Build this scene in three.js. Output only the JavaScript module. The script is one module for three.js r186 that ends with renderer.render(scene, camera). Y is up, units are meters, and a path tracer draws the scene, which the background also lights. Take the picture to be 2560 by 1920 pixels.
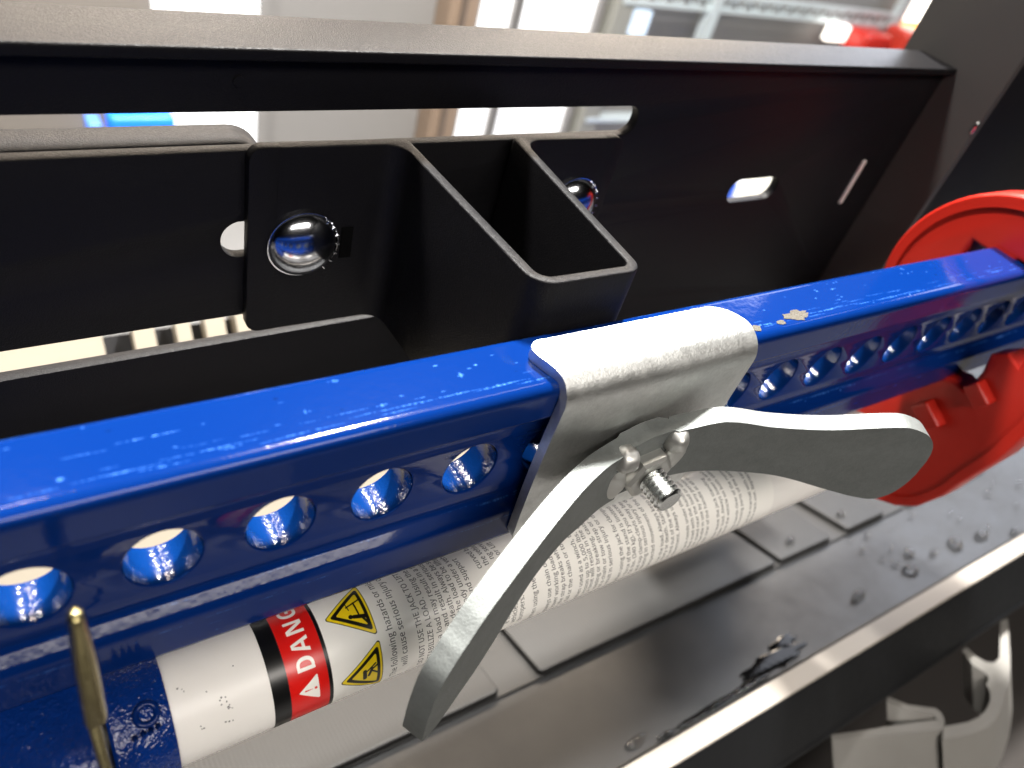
import * as THREE from 'three';
import { mergeGeometries, mergeVertices, toCreasedNormals } from 'three/addons/utils/BufferGeometryUtils.js';
import { RoundedBoxGeometry } from 'three/addons/geometries/RoundedBoxGeometry.js';
import { RectAreaLightUniformsLib } from 'three/addons/lights/RectAreaLightUniformsLib.js';

// ---------------------------------------------------------------- camera, lamps, exposure
// All measures below are taken from the lens: x runs along the jack bar (away to the right), y is up,
// z comes out of the mounting panel. H lifts everything so that the workshop floor is y = 0.
const H = 1.25;
const scene = new THREE.Scene();
scene.background = new THREE.Color(0x000000);
const camera = new THREE.PerspectiveCamera(53.6, 4 / 3, 0.02, 60);
camera.position.set(0, H, 0);
camera.up.set(0.1912, 0.7237, -0.6631);
camera.lookAt(0.5227, H - 0.6469, -0.5553);
camera.focus = 0.245;
camera.userData.fStop = 9.5;
const renderer = new THREE.WebGLRenderer({ antialias: true });
renderer.setSize(1024, 768);
renderer.toneMapping = THREE.LinearToneMapping;
renderer.toneMappingExposure = 1;
renderer.shadowMap.enabled = true;
RectAreaLightUniformsLib.init();

const lampMat = (c, k) => new THREE.MeshStandardMaterial({ color: 0xffffff, emissive: c, emissiveIntensity: k, roughness: 0.6 });
const housingMat = new THREE.MeshStandardMaterial({ color: 0xb8b8b8, roughness: 0.5 });
function lamp(name, label, pos, aim, w, h, color, intensity, glow = 1.2) {
  const g = new THREE.Group(); g.name = name; g.position.set(pos[0], pos[1] + H, pos[2]);
  g.lookAt(aim[0], aim[1] + H, aim[2]);
  g.userData = { label, category: 'lamp' };
  const box = new THREE.Mesh(new THREE.BoxGeometry(w + 0.06, h + 0.06, 0.06), housingMat); box.name = 'housing'; box.position.z = -0.035;
  const dif = new THREE.Mesh(new THREE.PlaneGeometry(w, h), lampMat(color, glow)); dif.name = 'diffuser'; dif.position.z = -0.002;
  g.add(box, dif);
  const l = new THREE.RectAreaLight(color, intensity, w, h); l.name = 'lamp_light'; l.rotation.y = Math.PI; l.position.z = 0.004;
  g.add(l); scene.add(g);
  return g;
}
// the row of ceiling lamps behind the panel that lights the tops of everything
lamp('ceiling_lamp', 'small bright ceiling spot panel behind the bracket, left one of the near pair', [-0.55, 1.5, -0.95], [0.1, -0.2, -0.12], 0.12, 0.24, 0xfffbf5, 600);
lamp('ceiling_lamp_001', 'small bright ceiling spot panel behind the bracket, right one of the near pair', [0.66, 1.5, -0.95], [0.2, -0.2, -0.12], 0.12, 0.24, 0xfffbf5, 2350);
lamp('ceiling_lamp_004', 'small ceiling spot panel a little farther back than the near pair', [-0.1, 1.5, -1.28], [0.05, -0.2, -0.12], 0.12, 0.08, 0xfff0e0, 200);
lamp('ceiling_lamp_002', 'far white ceiling lamp beyond the low wall, left one of the far pair', [0.6, 1.4, -3.9], [0.2, -0.1, -0.2], 1.8, 0.3, 0xffecd6, 62);
lamp('ceiling_lamp_003', 'far white ceiling lamp beyond the low wall, right one of the far pair', [3.6, 1.4, -3.9], [0.3, -0.1, -0.2], 2.2, 0.3, 0xffecd6, 62);
// the softer warm lamp over the photographer's side
lamp('work_lamp', 'wide soft work lamp above the photographer', [0.0, 1.55, 1.45], [0.1, -0.3, -0.1], 2.0, 0.55, 0xfff7ee, 12.5);
// wash on the wall and shelves behind
lamp('wall_lamp', 'wide white lamp washing the wall behind', [1.7, 1.7, -0.75], [1.7, -0.8, -2.3], 2.6, 0.3, 0xfff2e2, 9);
// cool daylight from a window to the right
lamp('side_window', 'cool bright window in the side wall to the right', [3.3, 0.75, -1.5], [0.6, -0.3, -0.1], 1.8, 1.6, 0xe6eeff, 2.6, 2.6);

// ---------------------------------------------------------------- helpers
function rng(seed) { let s = seed >>> 0; return () => { s = (s + 0x6D2B79F5) | 0; let t = Math.imul(s ^ (s >>> 15), 1 | s); t = (t + Math.imul(t ^ (t >>> 7), 61 | t)) ^ t; return ((t ^ (t >>> 14)) >>> 0) / 4294967296; }; }
const clamp = (v, a = 0, b = 1) => Math.min(b, Math.max(a, v));
const smooth = (a, b, x) => { const t = clamp((x - a) / (b - a)); return t * t * (3 - 2 * t); };
const V = (x, y, z) => new THREE.Vector3(x, y, z);

const used = {};
function numbered(n) { const k = used[n] = (used[n] ?? -1) + 1; return k ? n + '_' + String(k).padStart(3, '0') : n; }
function thing(name, label, category, o = [0, 0, 0], group) {
  const g = new THREE.Group(); g.name = numbered(name); g.position.set(o[0], o[1] + H, o[2]);
  g.userData = { label, category }; if (group) g.userData.group = group;
  g.userData.o = undefined; delete g.userData.o;
  origins.set(g, o); scene.add(g); return g;
}
const origins = new Map();
function originOf(p) { while (p && !origins.has(p)) p = p.parent; return p ? origins.get(p) : [0, 0, 0]; }
// geometry is given in lens coordinates; parts and sub-parts sit at the thing's base
function part(name, geo, mat, parent, label) {
  const o = originOf(parent);
  geo.translate(-o[0], -o[1], -o[2]);
  const m = new THREE.Mesh(geo, mat); m.name = name; m.castShadow = m.receiveShadow = true;
  if (label) m.userData.label = label;
  parent.add(m); return m;
}
function struct(name, geo, mat) {
  geo.computeBoundingBox(); const c = geo.boundingBox.getCenter(new THREE.Vector3()); c.y = geo.boundingBox.min.y;
  geo.translate(-c.x, -c.y, -c.z);
  const m = new THREE.Mesh(geo, mat); m.name = name; m.position.set(c.x, c.y + H, c.z); m.userData.kind = 'structure';
  m.castShadow = m.receiveShadow = true; scene.add(m); return m;
}
// uv in metres by the main direction of each face
function boxUV(geo) {
  let g = geo.index ? geo.toNonIndexed() : geo;
  if (!g.attributes.normal) g.computeVertexNormals();
  const p = g.attributes.position, uv = new Float32Array(p.count * 2), a = V(), b = V(), c = V(), n = V();
  for (let i = 0; i < p.count; i += 3) {
    a.fromBufferAttribute(p, i); b.fromBufferAttribute(p, i + 1); c.fromBufferAttribute(p, i + 2);
    n.copy(b).sub(a).cross(c.clone().sub(a)); const ax = Math.abs(n.x), ay = Math.abs(n.y), az = Math.abs(n.z);
    [a, b, c].forEach((q, k) => { const j = (i + k) * 2;
      if (ax > ay && ax > az) { uv[j] = q.z; uv[j + 1] = q.y; } else if (ay > az) { uv[j] = q.x; uv[j + 1] = q.z; } else { uv[j] = q.x; uv[j + 1] = q.y; } });
  }
  g.setAttribute('uv', new THREE.BufferAttribute(uv, 2)); return g;
}
// toCreasedNormals welds points on a 1 cm lattice, so work on a copy blown up 20000 times
const crease = (g, a = 0.6) => { const k = g.index ? g.toNonIndexed() : g; k.scale(2e4, 2e4, 2e4); const q = toCreasedNormals(k, a); q.scale(5e-5, 5e-5, 5e-5); return boxUV(q); };
const strip = g => { const k = g.index ? g.toNonIndexed() : g; for (const n of Object.keys(k.attributes)) if (n !== 'position') k.deleteAttribute(n); return k; };
const merge = (list, a = 0.6) => { const g = mergeGeometries(list.map(strip)); g.computeVertexNormals(); return crease(g, a); };
const box = (x0, x1, y0, y1, z0, z1, r = 0) => { const g = r ? new RoundedBoxGeometry(x1 - x0, y1 - y0, z1 - z0, 3, r) : new THREE.BoxGeometry(x1 - x0, y1 - y0, z1 - z0); g.translate((x0 + x1) / 2, (y0 + y1) / 2, (z0 + z1) / 2); return g; };
// closed polygon [[a,b]...] in the (z,y) plane swept along x
function sweepX(poly, x0, x1, segs = 1) {
  const n = poly.length, pos = [], idx = [];
  for (let s = 0; s <= segs; s++) for (const [z, y] of poly) pos.push(x0 + (x1 - x0) * s / segs, y, z);
  for (let s = 0; s < segs; s++) for (let i = 0; i < n; i++) { const j = (i + 1) % n, a = s * n + i, b = s * n + j; idx.push(a, a + n, b, b, a + n, b + n); }
  const tri = THREE.ShapeUtils.triangulateShape(poly.map(q => new THREE.Vector2(q[0], q[1])), []);
  for (const t of tri) { idx.push(t[0], t[1], t[2]); idx.push(segs * n + t[0], segs * n + t[2], segs * n + t[1]); }
  const g = new THREE.BufferGeometry(); g.setAttribute('position', new THREE.Float32BufferAttribute(pos, 3)); g.setIndex(idx);
  return orient(g);
}
// turn a closed shell outward if its volume is negative
function orient(g) {
  const k = g.index ? g.toNonIndexed() : g, p = k.attributes.position; let v = 0; const a = V(), b = V(), c = V();
  for (let i = 0; i < p.count; i += 3) { a.fromBufferAttribute(p, i); b.fromBufferAttribute(p, i + 1); c.fromBufferAttribute(p, i + 2); v += a.dot(b.cross(c)); }
  if (v < 0) for (let i = 0; i < p.count; i += 3) { for (const f of ['getX', 'getY', 'getZ']) { const s = f.replace('g', 's'), t = p[f](i + 1); p[s](i + 1, p[f](i + 2)); p[s](i + 2, t); } }
  k.computeVertexNormals(); return k;
}
// rounded polygon: pts [x,y,r]
function rounded(pts, seg = 6) {
  const out = [], n = pts.length;
  for (let i = 0; i < n; i++) {
    const [x, y, r = 0] = pts[i], p = pts[(i + n - 1) % n], q = pts[(i + 1) % n];
    if (!r) { out.push([x, y]); continue; }
    let d1 = [p[0] - x, p[1] - y], d2 = [q[0] - x, q[1] - y]; const l1 = Math.hypot(...d1), l2 = Math.hypot(...d2);
    d1 = [d1[0] / l1, d1[1] / l1]; d2 = [d2[0] / l2, d2[1] / l2];
    const ang = Math.acos(clamp(d1[0] * d2[0] + d1[1] * d2[1], -1, 1)), t = Math.min(r / Math.tan(ang / 2), l1 * 0.49, l2 * 0.49), rr = t * Math.tan(ang / 2);
    const bis = [d1[0] + d2[0], d1[1] + d2[1]], bl = Math.hypot(...bis), cd = rr / Math.sin(ang / 2), c = [x + bis[0] / bl * cd, y + bis[1] / bl * cd];
    const a0 = Math.atan2(y + d1[1] * t - c[1], x + d1[0] * t - c[0]); let a1 = Math.atan2(y + d2[1] * t - c[1], x + d2[0] * t - c[0]);
    let da = a1 - a0; while (da > Math.PI) da -= 2 * Math.PI; while (da < -Math.PI) da += 2 * Math.PI;
    const sd = Math.min(0.0003, l1 * 0.5 - t, l2 * 0.5 - t), guard = sd > 2e-5;   // a point just off each end of the arc keeps the flats flat
    if (guard) out.push([x + d1[0] * (t + sd), y + d1[1] * (t + sd)]);
    for (let k = 0; k <= seg; k++) { const a = a0 + da * k / seg; out.push([c[0] + rr * Math.cos(a), c[1] + rr * Math.sin(a)]); }
    if (guard) out.push([x + d2[0] * (t + sd), y + d2[1] * (t + sd)]);
  }
  return out;
}
const shapeOf = poly => new THREE.Shape(poly.map(p => new THREE.Vector2(p[0], p[1])));
const pathOf = poly => new THREE.Path(poly.map(p => new THREE.Vector2(p[0], p[1])));
function slotPoly(x0, x1, y0, y1, rl, rr, seg = 8) { return rounded([[x0, y0, rl], [x1, y0, rr], [x1, y1, rr], [x0, y1, rl]], seg); }
function plate(poly, holes, depth, bevel = 0.0004, curve = 12) {     // faces +z at z = 0, goes back to -depth
  const s = shapeOf(poly); holes.forEach(h => s.holes.push(pathOf(h)));
  const g = new THREE.ExtrudeGeometry(s, { depth: depth - 2 * bevel, bevelEnabled: bevel > 0, bevelThickness: bevel, bevelSize: bevel, bevelOffset: -bevel, bevelSegments: 2, curveSegments: curve });
  g.translate(0, 0, -depth + bevel); return g;
}
// grid surface with thickness: f(i,j) -> {p, n}; solid sheet
function sheet(nu, nv, f, t) {
  const top = [], bot = [], idx = [], pos = [];
  for (let i = 0; i <= nu; i++) for (let j = 0; j <= nv; j++) { const { p, n } = f(i / nu, j / nv); top.push(p); bot.push(p.clone().addScaledVector(n, -t)); }
  const W = nv + 1, N = top.length;
  for (const p of top) pos.push(p.x, p.y, p.z); for (const p of bot) pos.push(p.x, p.y, p.z);
  for (let i = 0; i < nu; i++) for (let j = 0; j < nv; j++) { const a = i * W + j, b = a + 1, c = a + W, d = c + 1; idx.push(a, c, b, b, c, d); idx.push(N + a, N + b, N + c, N + b, N + d, N + c); }
  const edge = (a, b) => idx.push(a, b, N + a, b, N + b, N + a);
  for (let i = 0; i < nu; i++) { edge(i * W, (i + 1) * W); edge((i + 1) * W + nv, i * W + nv); }
  for (let j = 0; j < nv; j++) { edge(j + 1, j); edge(nu * W + j, nu * W + j + 1); }
  const g = new THREE.BufferGeometry(); g.setAttribute('position', new THREE.Float32BufferAttribute(pos, 3)); g.setIndex(idx); return orient(g);
}
function tubeAlong(pts, r, seg = 60, rad = 14) { return new THREE.TubeGeometry(new THREE.CatmullRomCurve3(pts.map(p => V(...p))), seg, r, rad, false); }

// ---------------------------------------------------------------- procedural textures
function noiseGrid(n, seed) { const r = rng(seed), a = new Float32Array(n * n); for (let i = 0; i < a.length; i++) a[i] = r(); return a; }
function valueNoise(size, cells, seed) {
  const g = noiseGrid(cells, seed), out = new Float32Array(size * size);
  for (let y = 0; y < size; y++) for (let x = 0; x < size; x++) {
    const fx = x / size * cells, fy = y / size * cells, x0 = Math.floor(fx), y0 = Math.floor(fy); let tx = fx - x0, ty = fy - y0; tx = tx * tx * (3 - 2 * tx); ty = ty * ty * (3 - 2 * ty);
    const q = (i, j) => g[((j % cells) * cells) + (i % cells)];
    out[y * size + x] = (q(x0, y0) * (1 - tx) + q(x0 + 1, y0) * tx) * (1 - ty) + (q(x0, y0 + 1) * (1 - tx) + q(x0 + 1, y0 + 1) * tx) * ty;
  }
  return out;
}
function mixNoise(size, layers) { const out = new Float32Array(size * size); let tot = 0; for (const [c, w, s] of layers) { const v = valueNoise(size, c, s); tot += w; for (let i = 0; i < out.length; i++) out[i] += v[i] * w; } for (let i = 0; i < out.length; i++) out[i] /= tot; return out; }
function tex(field, size, metres, srgb = false, rgb) {
  const d = new Uint8Array(size * size * 4);
  for (let i = 0; i < size * size; i++) { const v = field[i]; const c = rgb ? rgb(v, i) : [v, v, v]; d[i * 4] = clamp(c[0]) * 255; d[i * 4 + 1] = clamp(c[1]) * 255; d[i * 4 + 2] = clamp(c[2]) * 255; d[i * 4 + 3] = 255; }
  const t = new THREE.DataTexture(d, size, size); t.wrapS = t.wrapT = THREE.RepeatWrapping; t.magFilter = THREE.LinearFilter; t.minFilter = THREE.LinearMipmapLinearFilter; t.generateMipmaps = true;
  if (srgb) t.colorSpace = THREE.SRGBColorSpace; t.repeat.set(1 / metres, 1 / metres); t.needsUpdate = true; return t;
}
const col = (r, g, b) => new THREE.Color().setRGB(r, g, b);
const powderField = mixNoise(512, [[140, 1, 1], [256, 0.7, 2], [70, 0.4, 3]]);
const powderBump = tex(powderField, 512, 0.036);
const powderRough = tex(powderField, 512, 0.036, false, v => { const r = 0.42 + (v - 0.5) * 0.35; return [r, r, r]; });
const powder = new THREE.MeshPhysicalMaterial({ specularIntensity: 0.22, color: col(0.006, 0.0058, 0.0068), roughness: 1, roughnessMap: powderRough, bumpMap: powderBump, bumpScale: 0.00014 });
const satinBlack = new THREE.MeshStandardMaterial({ color: col(0.045, 0.042, 0.041), roughness: 0.5, bumpMap: powderBump, bumpScale: 0.00005 });
const smoothBlack = new THREE.MeshStandardMaterial({ color: col(0.02, 0.02, 0.022), roughness: 0.45 });
const peelField = mixNoise(512, [[36, 1, 11], [80, 0.5, 12], [14, 0.5, 13]]);
const peelBump = tex(peelField, 512, 0.06);
const paint = new THREE.MeshPhysicalMaterial({ color: col(0.0014, 0.0165, 0.112), roughness: 0.1, specularIntensity: 0.38, bumpMap: peelBump, bumpScale: 0.00003 });
const roughField = mixNoise(512, [[40, 1, 21], [90, 1, 22], [200, 0.6, 23]]);
// scuffs and scratches in the blue paint: drawn along the edges of the top flange (v = z there), a few on the faces
function scuffMap() {
  const W = 2048, Hh = 512, cv = document.createElement('canvas'); cv.width = W; cv.height = Hh; const c = cv.getContext('2d'), r = rng(404);
  c.fillStyle = 'rgb(4,35,95)'; c.fillRect(0, 0, W, Hh);
  const X = x => (((x / 0.64) % 1) + 1) % 1 * W, Y = v => (1 - (((v / 0.128) % 1) + 1) % 1) * Hh;
  // a scuff: a ragged run of small torn flecks, thin at both ends
  const dash = (x, v, l, w, a, tone) => { const px = X(x), py = Y(v), L = l / 0.64 * W, T = w / 0.128 * Hh, n = Math.max(3, Math.round(L / 2.2)); c.fillStyle = `rgba(${tone},${a})`;
    let y = py; for (let k = 0; k < n; k++) { const q = (k + r()) / n, e = Math.sin(Math.PI * Math.min(1, q * 1.1)) + 0.15; y += (r() - 0.5) * T * 0.5; if (r() < 0.2) continue; c.beginPath(); const m = 6, rx = (1.0 + 1.6 * r()), ry = Math.max(0.35, T * e * (0.4 + 0.8 * r())); for (let i = 0; i < m; i++) { const t = i / m * 6.283 + r(), u = 0.5 + 0.7 * r(); c.lineTo(px + L * q + rx * u * Math.cos(t), y + ry * u * Math.sin(t)); } c.closePath(); c.fill(); } };
  const pale = '84,132,205', dark = '3,24,70';
  for (let x = -0.24; x < 0.62; x += 0.004 + 0.010 * r()) if (r() < 0.75) dash(x, -0.1318 + (r() - 0.5) * 0.0006, 0.004 + 0.014 * r(), 0.00022, 0.55, pale);
  for (let x = -0.24; x < 0.62; x += 0.004 + 0.012 * r()) if (r() < 0.8) dash(x, -0.1153 + (r() - 0.5) * 0.0018, 0.004 + 0.018 * r(), 0.0002 + 0.0003 * r(), 0.5, pale);
  for (let x = -0.24; x < 0.62; x += 0.006 + 0.012 * r()) if (r() < 0.7) dash(x, -0.1178 + (r() - 0.5) * 0.001, 0.003 + 0.008 * r(), 0.00018, 0.45, pale);
  for (let k = 0; k < 170; k++) { const x = -0.24 + 0.86 * r(), v = -0.131 + 0.017 * r(); dash(x, v, 0.0006 + 0.0014 * r() * r(), 0.0002 + 0.0003 * r(), 0.35 + 0.3 * r(), r() < 0.7 ? pale : dark); }
  for (let k = 0; k < 16; k++) { const x = -0.1 + 0.6 * r(), v = -0.1315 + 0.016 * r(); dash(x, v, 0.003, 0.0007 + 0.0008 * r(), 0.45, pale); }
  dash(0.012, -0.1235, 0.014, 0.00022, 0.7, pale); dash(0.002, -0.1225, 0.008, 0.00018, 0.5, pale);
  for (let x = -0.24; x < 0.62; x += 0.004 + 0.012 * r()) if (r() < 0.8) dash(x, -0.1935 + (r() - 0.5) * 0.001, 0.004 + 0.014 * r(), 0.00022, 0.5, pale);
  for (let k = 0; k < 60; k++) dash(-0.24 + 0.86 * r(), -0.2045 + 0.012 * r(), 0.001 + 0.004 * r(), 0.0002, 0.35, pale);
  const t = new THREE.CanvasTexture(cv); t.colorSpace = THREE.SRGBColorSpace; t.wrapS = t.wrapT = THREE.RepeatWrapping; t.repeat.set(1 / 0.64, 1 / 0.128); t.anisotropy = 8; return t;
}
const barPaint = paint.clone(); barPaint.color = col(1, 1, 1); barPaint.map = scuffMap();
const paintRough = new THREE.MeshPhysicalMaterial({ color: col(0.0014, 0.022, 0.115), roughness: 0.13, bumpMap: tex(roughField, 512, 0.05), bumpScale: 0.00009 });
const paintCast = paintRough.clone(); paintCast.bumpScale = 0.00045; paintCast.color = col(0.002, 0.024, 0.165);
const zincField = mixNoise(512, [[8, 1, 31], [24, 1, 32], [90, 0.8, 33], [240, 0.5, 34]]);
const zincCol = tex(zincField, 512, 0.09, false, v => { const k = 0.56 + 0.28 * v; return [k * 0.985, k, k * 0.98]; });
const zincRough = tex(zincField, 512, 0.09, false, v => { const r = 0.32 + 0.26 * (1 - v); return [r, r, r]; });
const zincBump = tex(mixNoise(512, [[60, 0.6, 35], [200, 1, 36]]), 512, 0.05);
const zinc = new THREE.MeshStandardMaterial({ color: 0xffffff, map: zincCol, metalness: 1, roughness: 1, roughnessMap: zincRough, bumpMap: zincBump, bumpScale: 0.00007 });
const zincDull = new THREE.MeshStandardMaterial({ color: col(0.27, 0.285, 0.285), map: zincCol, metalness: 0.8, roughness: 0.6, bumpMap: zincBump, bumpScale: 0.00008 });
const weldMat = new THREE.MeshStandardMaterial({ color: col(0.5, 0.5, 0.48), metalness: 0.9, roughness: 0.42 });
const zincBright = new THREE.MeshStandardMaterial({ color: col(0.75, 0.77, 0.76), metalness: 1, roughness: 0.2, bumpMap: zincBump, bumpScale: 0.00002 });
const chrome = new THREE.MeshStandardMaterial({ color: col(0.6, 0.62, 0.66), metalness: 1, roughness: 0.16 });
const zincDullPlain = new THREE.MeshStandardMaterial({ color: col(0.62, 0.6, 0.57), metalness: 0.3, roughness: 0.45 });
const yellowZinc = new THREE.MeshStandardMaterial({ color: col(0.36, 0.31, 0.15), metalness: 1, roughness: 0.24, bumpMap: zincBump, bumpScale: 0.00005 });
const whitePaint = new THREE.MeshPhysicalMaterial({ color: col(0.84, 0.82, 0.79), roughness: 0.42 });
const redPlastic = new THREE.MeshPhysicalMaterial({ color: col(0.5, 0.018, 0.009), roughness: 0.36 });
const plasticField = mixNoise(512, [[5, 1, 41], [16, 0.8, 42], [60, 0.5, 43], [220, 0.5, 44]]);
const plasticRough = tex(plasticField, 512, 0.3, false, v => { const r = 0.32 + 0.26 * v; return [r, r, r]; });
const bumperPlastic = new THREE.MeshStandardMaterial({ color: col(0.0038, 0.0043, 0.0053), roughness: 1, roughnessMap: plasticRough, bumpMap: powderBump, bumpScale: 0.00005 });
const ribField = new Float32Array(256 * 256); { const n = valueNoise(256, 64, 51); for (let y = 0; y < 256; y++) for (let x = 0; x < 256; x++) ribField[y * 256 + x] = 0.5 + 0.4 * Math.sin(x / 256 * Math.PI * 2 * 16) + 0.1 * n[y * 256 + x]; }
const padRubber = new THREE.MeshStandardMaterial({ color: col(0.0042, 0.0042, 0.0041), roughness: 0.5, bumpMap: tex(ribField, 256, 0.04), bumpScale: 0.00012 });
const castAlu = new THREE.MeshStandardMaterial({ color: col(0.27, 0.262, 0.245), metalness: 0.15, roughness: 0.5, bumpMap: powderBump, bumpScale: 0.0001 });
const creamPaint = new THREE.MeshPhysicalMaterial({ color: col(0.4, 0.355, 0.285), roughness: 0.3 });

// ---------------------------------------------------------------- the jack
const YC = -0.1693, ZC = -0.1215, X0 = -0.24, X1 = 0.62, PITCH = 0.02863, HOLE0 = 0.01815;
{
  const jack = thing('farm_jack', 'long blue steel farm jack bar with row of round holes and white labelled handle beneath', 'jack', [X0, -0.247, ZC]);
  // half section of the I bar: flange with lips that taper into the web
  const half = s => rounded([
    [ZC - 0.0115, YC + s * 0.0353 - (s < 0 ? 0.0014 : 0), 0.0032], [ZC + 0.0115, YC + s * 0.0353 - (s < 0 ? 0.0014 : 0), s > 0 ? 0.0034 : 0.003], [ZC + (s > 0 ? 0.0115 : 0.0104), YC + s * (s > 0 ? 0.0228 : 0.0212), s > 0 ? 0.0022 : 0.0042],
    [ZC + 0.0056, YC + s * 0.0172, 0.004], [ZC + 0.0052, YC + s * 0.0145], [ZC - 0.0052, YC + s * 0.0145], [ZC - 0.0056, YC + s * 0.0178, 0.004], [ZC - 0.0115, YC + s * 0.0228, 0.0022]], 5);
  const holes = []; for (let x = HOLE0 - 8 * PITCH; x < X1 - 0.012; x += PITCH) { const h = []; for (let k = 0; k < 48; k++) { const a = -k / 48 * Math.PI * 2; h.push([x + 0.0092 * Math.cos(a), YC + 0.0107 * Math.sin(a)]); } holes.push(h); }
  const web = plate([[X0 + 0.0003, YC - 0.017], [X1 - 0.0003, YC - 0.017], [X1 - 0.0003, YC + 0.017], [X0 + 0.0003, YC + 0.017]], holes, 0.0124, 0.0007); web.translate(0, 0, ZC + 0.0056);
  const barG = merge([sweepX(half(1), X0, X1), sweepX(half(-1), X0, X1), web], 0.7);
  part('bar', barG, barPaint, jack);
  const rustMat = new THREE.MeshStandardMaterial({ color: col(0.07, 0.045, 0.035), roughness: 0.75, side: THREE.DoubleSide });
  // rough cast walls of the holes: thin sleeves inside each hole
  for (let x = HOLE0 - 2 * PITCH; x < X1 - 0.012; x += PITCH) {
    const s = new THREE.CylinderGeometry(1, 1, 0.0110, 48, 6, true); s.scale(0.00908, 1, 0.01058); s.rotateX(Math.PI / 2);
    const p = s.attributes.position, uv = s.attributes.uv; for (let i = 0; i < p.count; i++) uv.setXY(i, uv.getX(i) * 0.06, uv.getY(i) * 0.0098);
    s.translate(x, YC, ZC - 0.0006); part('hole_wall', s, paintRough, jack);
    if (x > 0.03 && x < 0.16) { // bare rusty patch at the upper right of the hole
      const b = new THREE.CylinderGeometry(1, 1, 0.0052, 10, 3, true, 0, 0.7), q = b.attributes.position, rr = rng(Math.round(x * 1e5)); b.rotateX(Math.PI / 2); b.rotateZ(1.95);
      for (let i = 0; i < q.count; i++) q.setZ(i, q.getZ(i) + (rr() - 0.5) * 0.0014); b.scale(0.00898, 0.01048, 1); b.translate(x, YC, ZC + 0.0022);
      part('bare_patch', b, rustMat, jack, 'bare brown patch inside the hole'); }
  }
  // paint chip on the top flange just right of the clamp
  const r = rng(77), chipMat = new THREE.MeshStandardMaterial({ color: col(0.055, 0.047, 0.034), roughness: 0.6, bumpMap: powderBump, bumpScale: 0.0003 });
  for (const [cx, cz, rx, rz] of [[0.232, -0.1163, 0.0072, 0.0026], [0.2215, -0.1148, 0.0022, 0.0012], [0.2085, -0.1147, 0.0022, 0.0016]]) {
    const pts = []; for (let k = 0; k < 26; k++) { const a = k / 26 * Math.PI * 2, q = 0.7 + 0.5 * r(); pts.push([rx * q * Math.cos(a), rz * q * Math.sin(a)]); }
    const g = new THREE.ExtrudeGeometry(shapeOf(pts), { depth: 0.0002, bevelEnabled: false }); g.rotateX(-Math.PI / 2); g.translate(cx, YC + 0.0353, cz);
    part('paint_chip', crease(g), chipMat, jack, 'patch of bare metal where the blue paint has chipped off');
  }

  // handle tube
  const yc = -0.2307, zc = -0.1085, R = 0.0165;
  const lathe = new THREE.LatheGeometry([[R * 0.86, 0.0], [R * 0.86, 0.34], [R * 0.95, 0.342], [R, 0.3395], [R, 0.004], [R, 0.0]].map(p => new THREE.Vector2(...p)), 96);
  lathe.rotateZ(-Math.PI / 2); lathe.translate(0.003, yc, zc);
  const handle = part('handle', crease(lathe, 0.5), whitePaint, jack, 'white painted tubular handle');
  // nicks in the white paint
  { const r = rng(606), nickMat = new THREE.MeshStandardMaterial({ color: col(0.05, 0.05, 0.055), roughness: 0.7 }), list = [];
    for (const [x, a, n] of [[0.0265, 52, 5], [0.0275, 45, 5], [0.0272, 31, 4], [0.0205, 34, 3], [0.0170, 76, 3], [0.0225, 66, 1], [0.031, 80, 1]]) for (let k = 0; k < n; k++) { const t = (a + (r() - 0.5) * 7) * Math.PI / 180, g = new THREE.IcosahedronGeometry(1, 1); g.scale(0.00012 + 0.00022 * r(), 0.0001 + 0.0002 * r(), 0.00006); g.rotateZ((r() - 0.5) * 1.5); g.rotateX(-t); g.translate(x + (r() - 0.5) * 0.0022, yc + R * Math.sin(t), zc + R * Math.cos(t)); list.push(g); }
    part('nick', merge(list, 1), nickMat, handle, 'small dark nicks in the white paint'); }
  // printed label wrapped round the tube
  const W = 2048, Hh = 656, XA = 0.0395, XB = 0.2585, A0 = -70, A1 = 170;
  const cv = document.createElement('canvas'); cv.width = W; cv.height = Hh; const c = cv.getContext('2d');
  const px = x => (x - XA * 1000) / ((XB - XA) * 1000) * W, py = a => (A1 - a) / (A1 - A0) * Hh, mm = W / ((XB - XA) * 1000);
  c.fillStyle = '#f3f1ec'; c.fillRect(0, 0, W, Hh);
  c.fillStyle = '#0b0b0c'; c.fillRect(0, 0, px(44.4), Hh); c.fillRect(px(56), 0, 1.1 * mm, Hh);
  c.fillStyle = '#d3150f'; c.fillRect(px(44.4), 0, px(56) - px(44.4), Hh);
  // writing runs up round the tube, so turn the pen
  const write = (txt, x, a, size, style = '', fill = '#1b1b1d', face = 'sans-serif', gap = 0) => { c.save(); c.translate(px(x), py(a)); c.rotate(-Math.PI / 2); c.fillStyle = fill; c.font = style + ' ' + (size * mm) + 'px ' + face; if (gap) { let q = 0; for (const ch of txt) { c.fillText(ch, q, 0); q += c.measureText(ch).width + gap * mm; } } else c.fillText(txt, 0, 0); c.restore(); };
  write('DANGER', 52.9, 47, 7.5, 'bold', '#f3efe9', 'sans-serif', 0.6);
  const tri = (pts, fill) => { c.fillStyle = fill; c.beginPath(); pts.forEach((p, i) => i ? c.lineTo(px(p[0]), py(p[1])) : c.moveTo(px(p[0]), py(p[1]))); c.closePath(); c.fill(); };
  c.lineJoin = 'round';
  // safety alert triangle before the word
  c.strokeStyle = '#f3efe9'; c.lineWidth = 0.7 * mm; tri([[47.3, 28], [52.6, 15], [52.6, 41]], '#f3efe9'); c.stroke();
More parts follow.
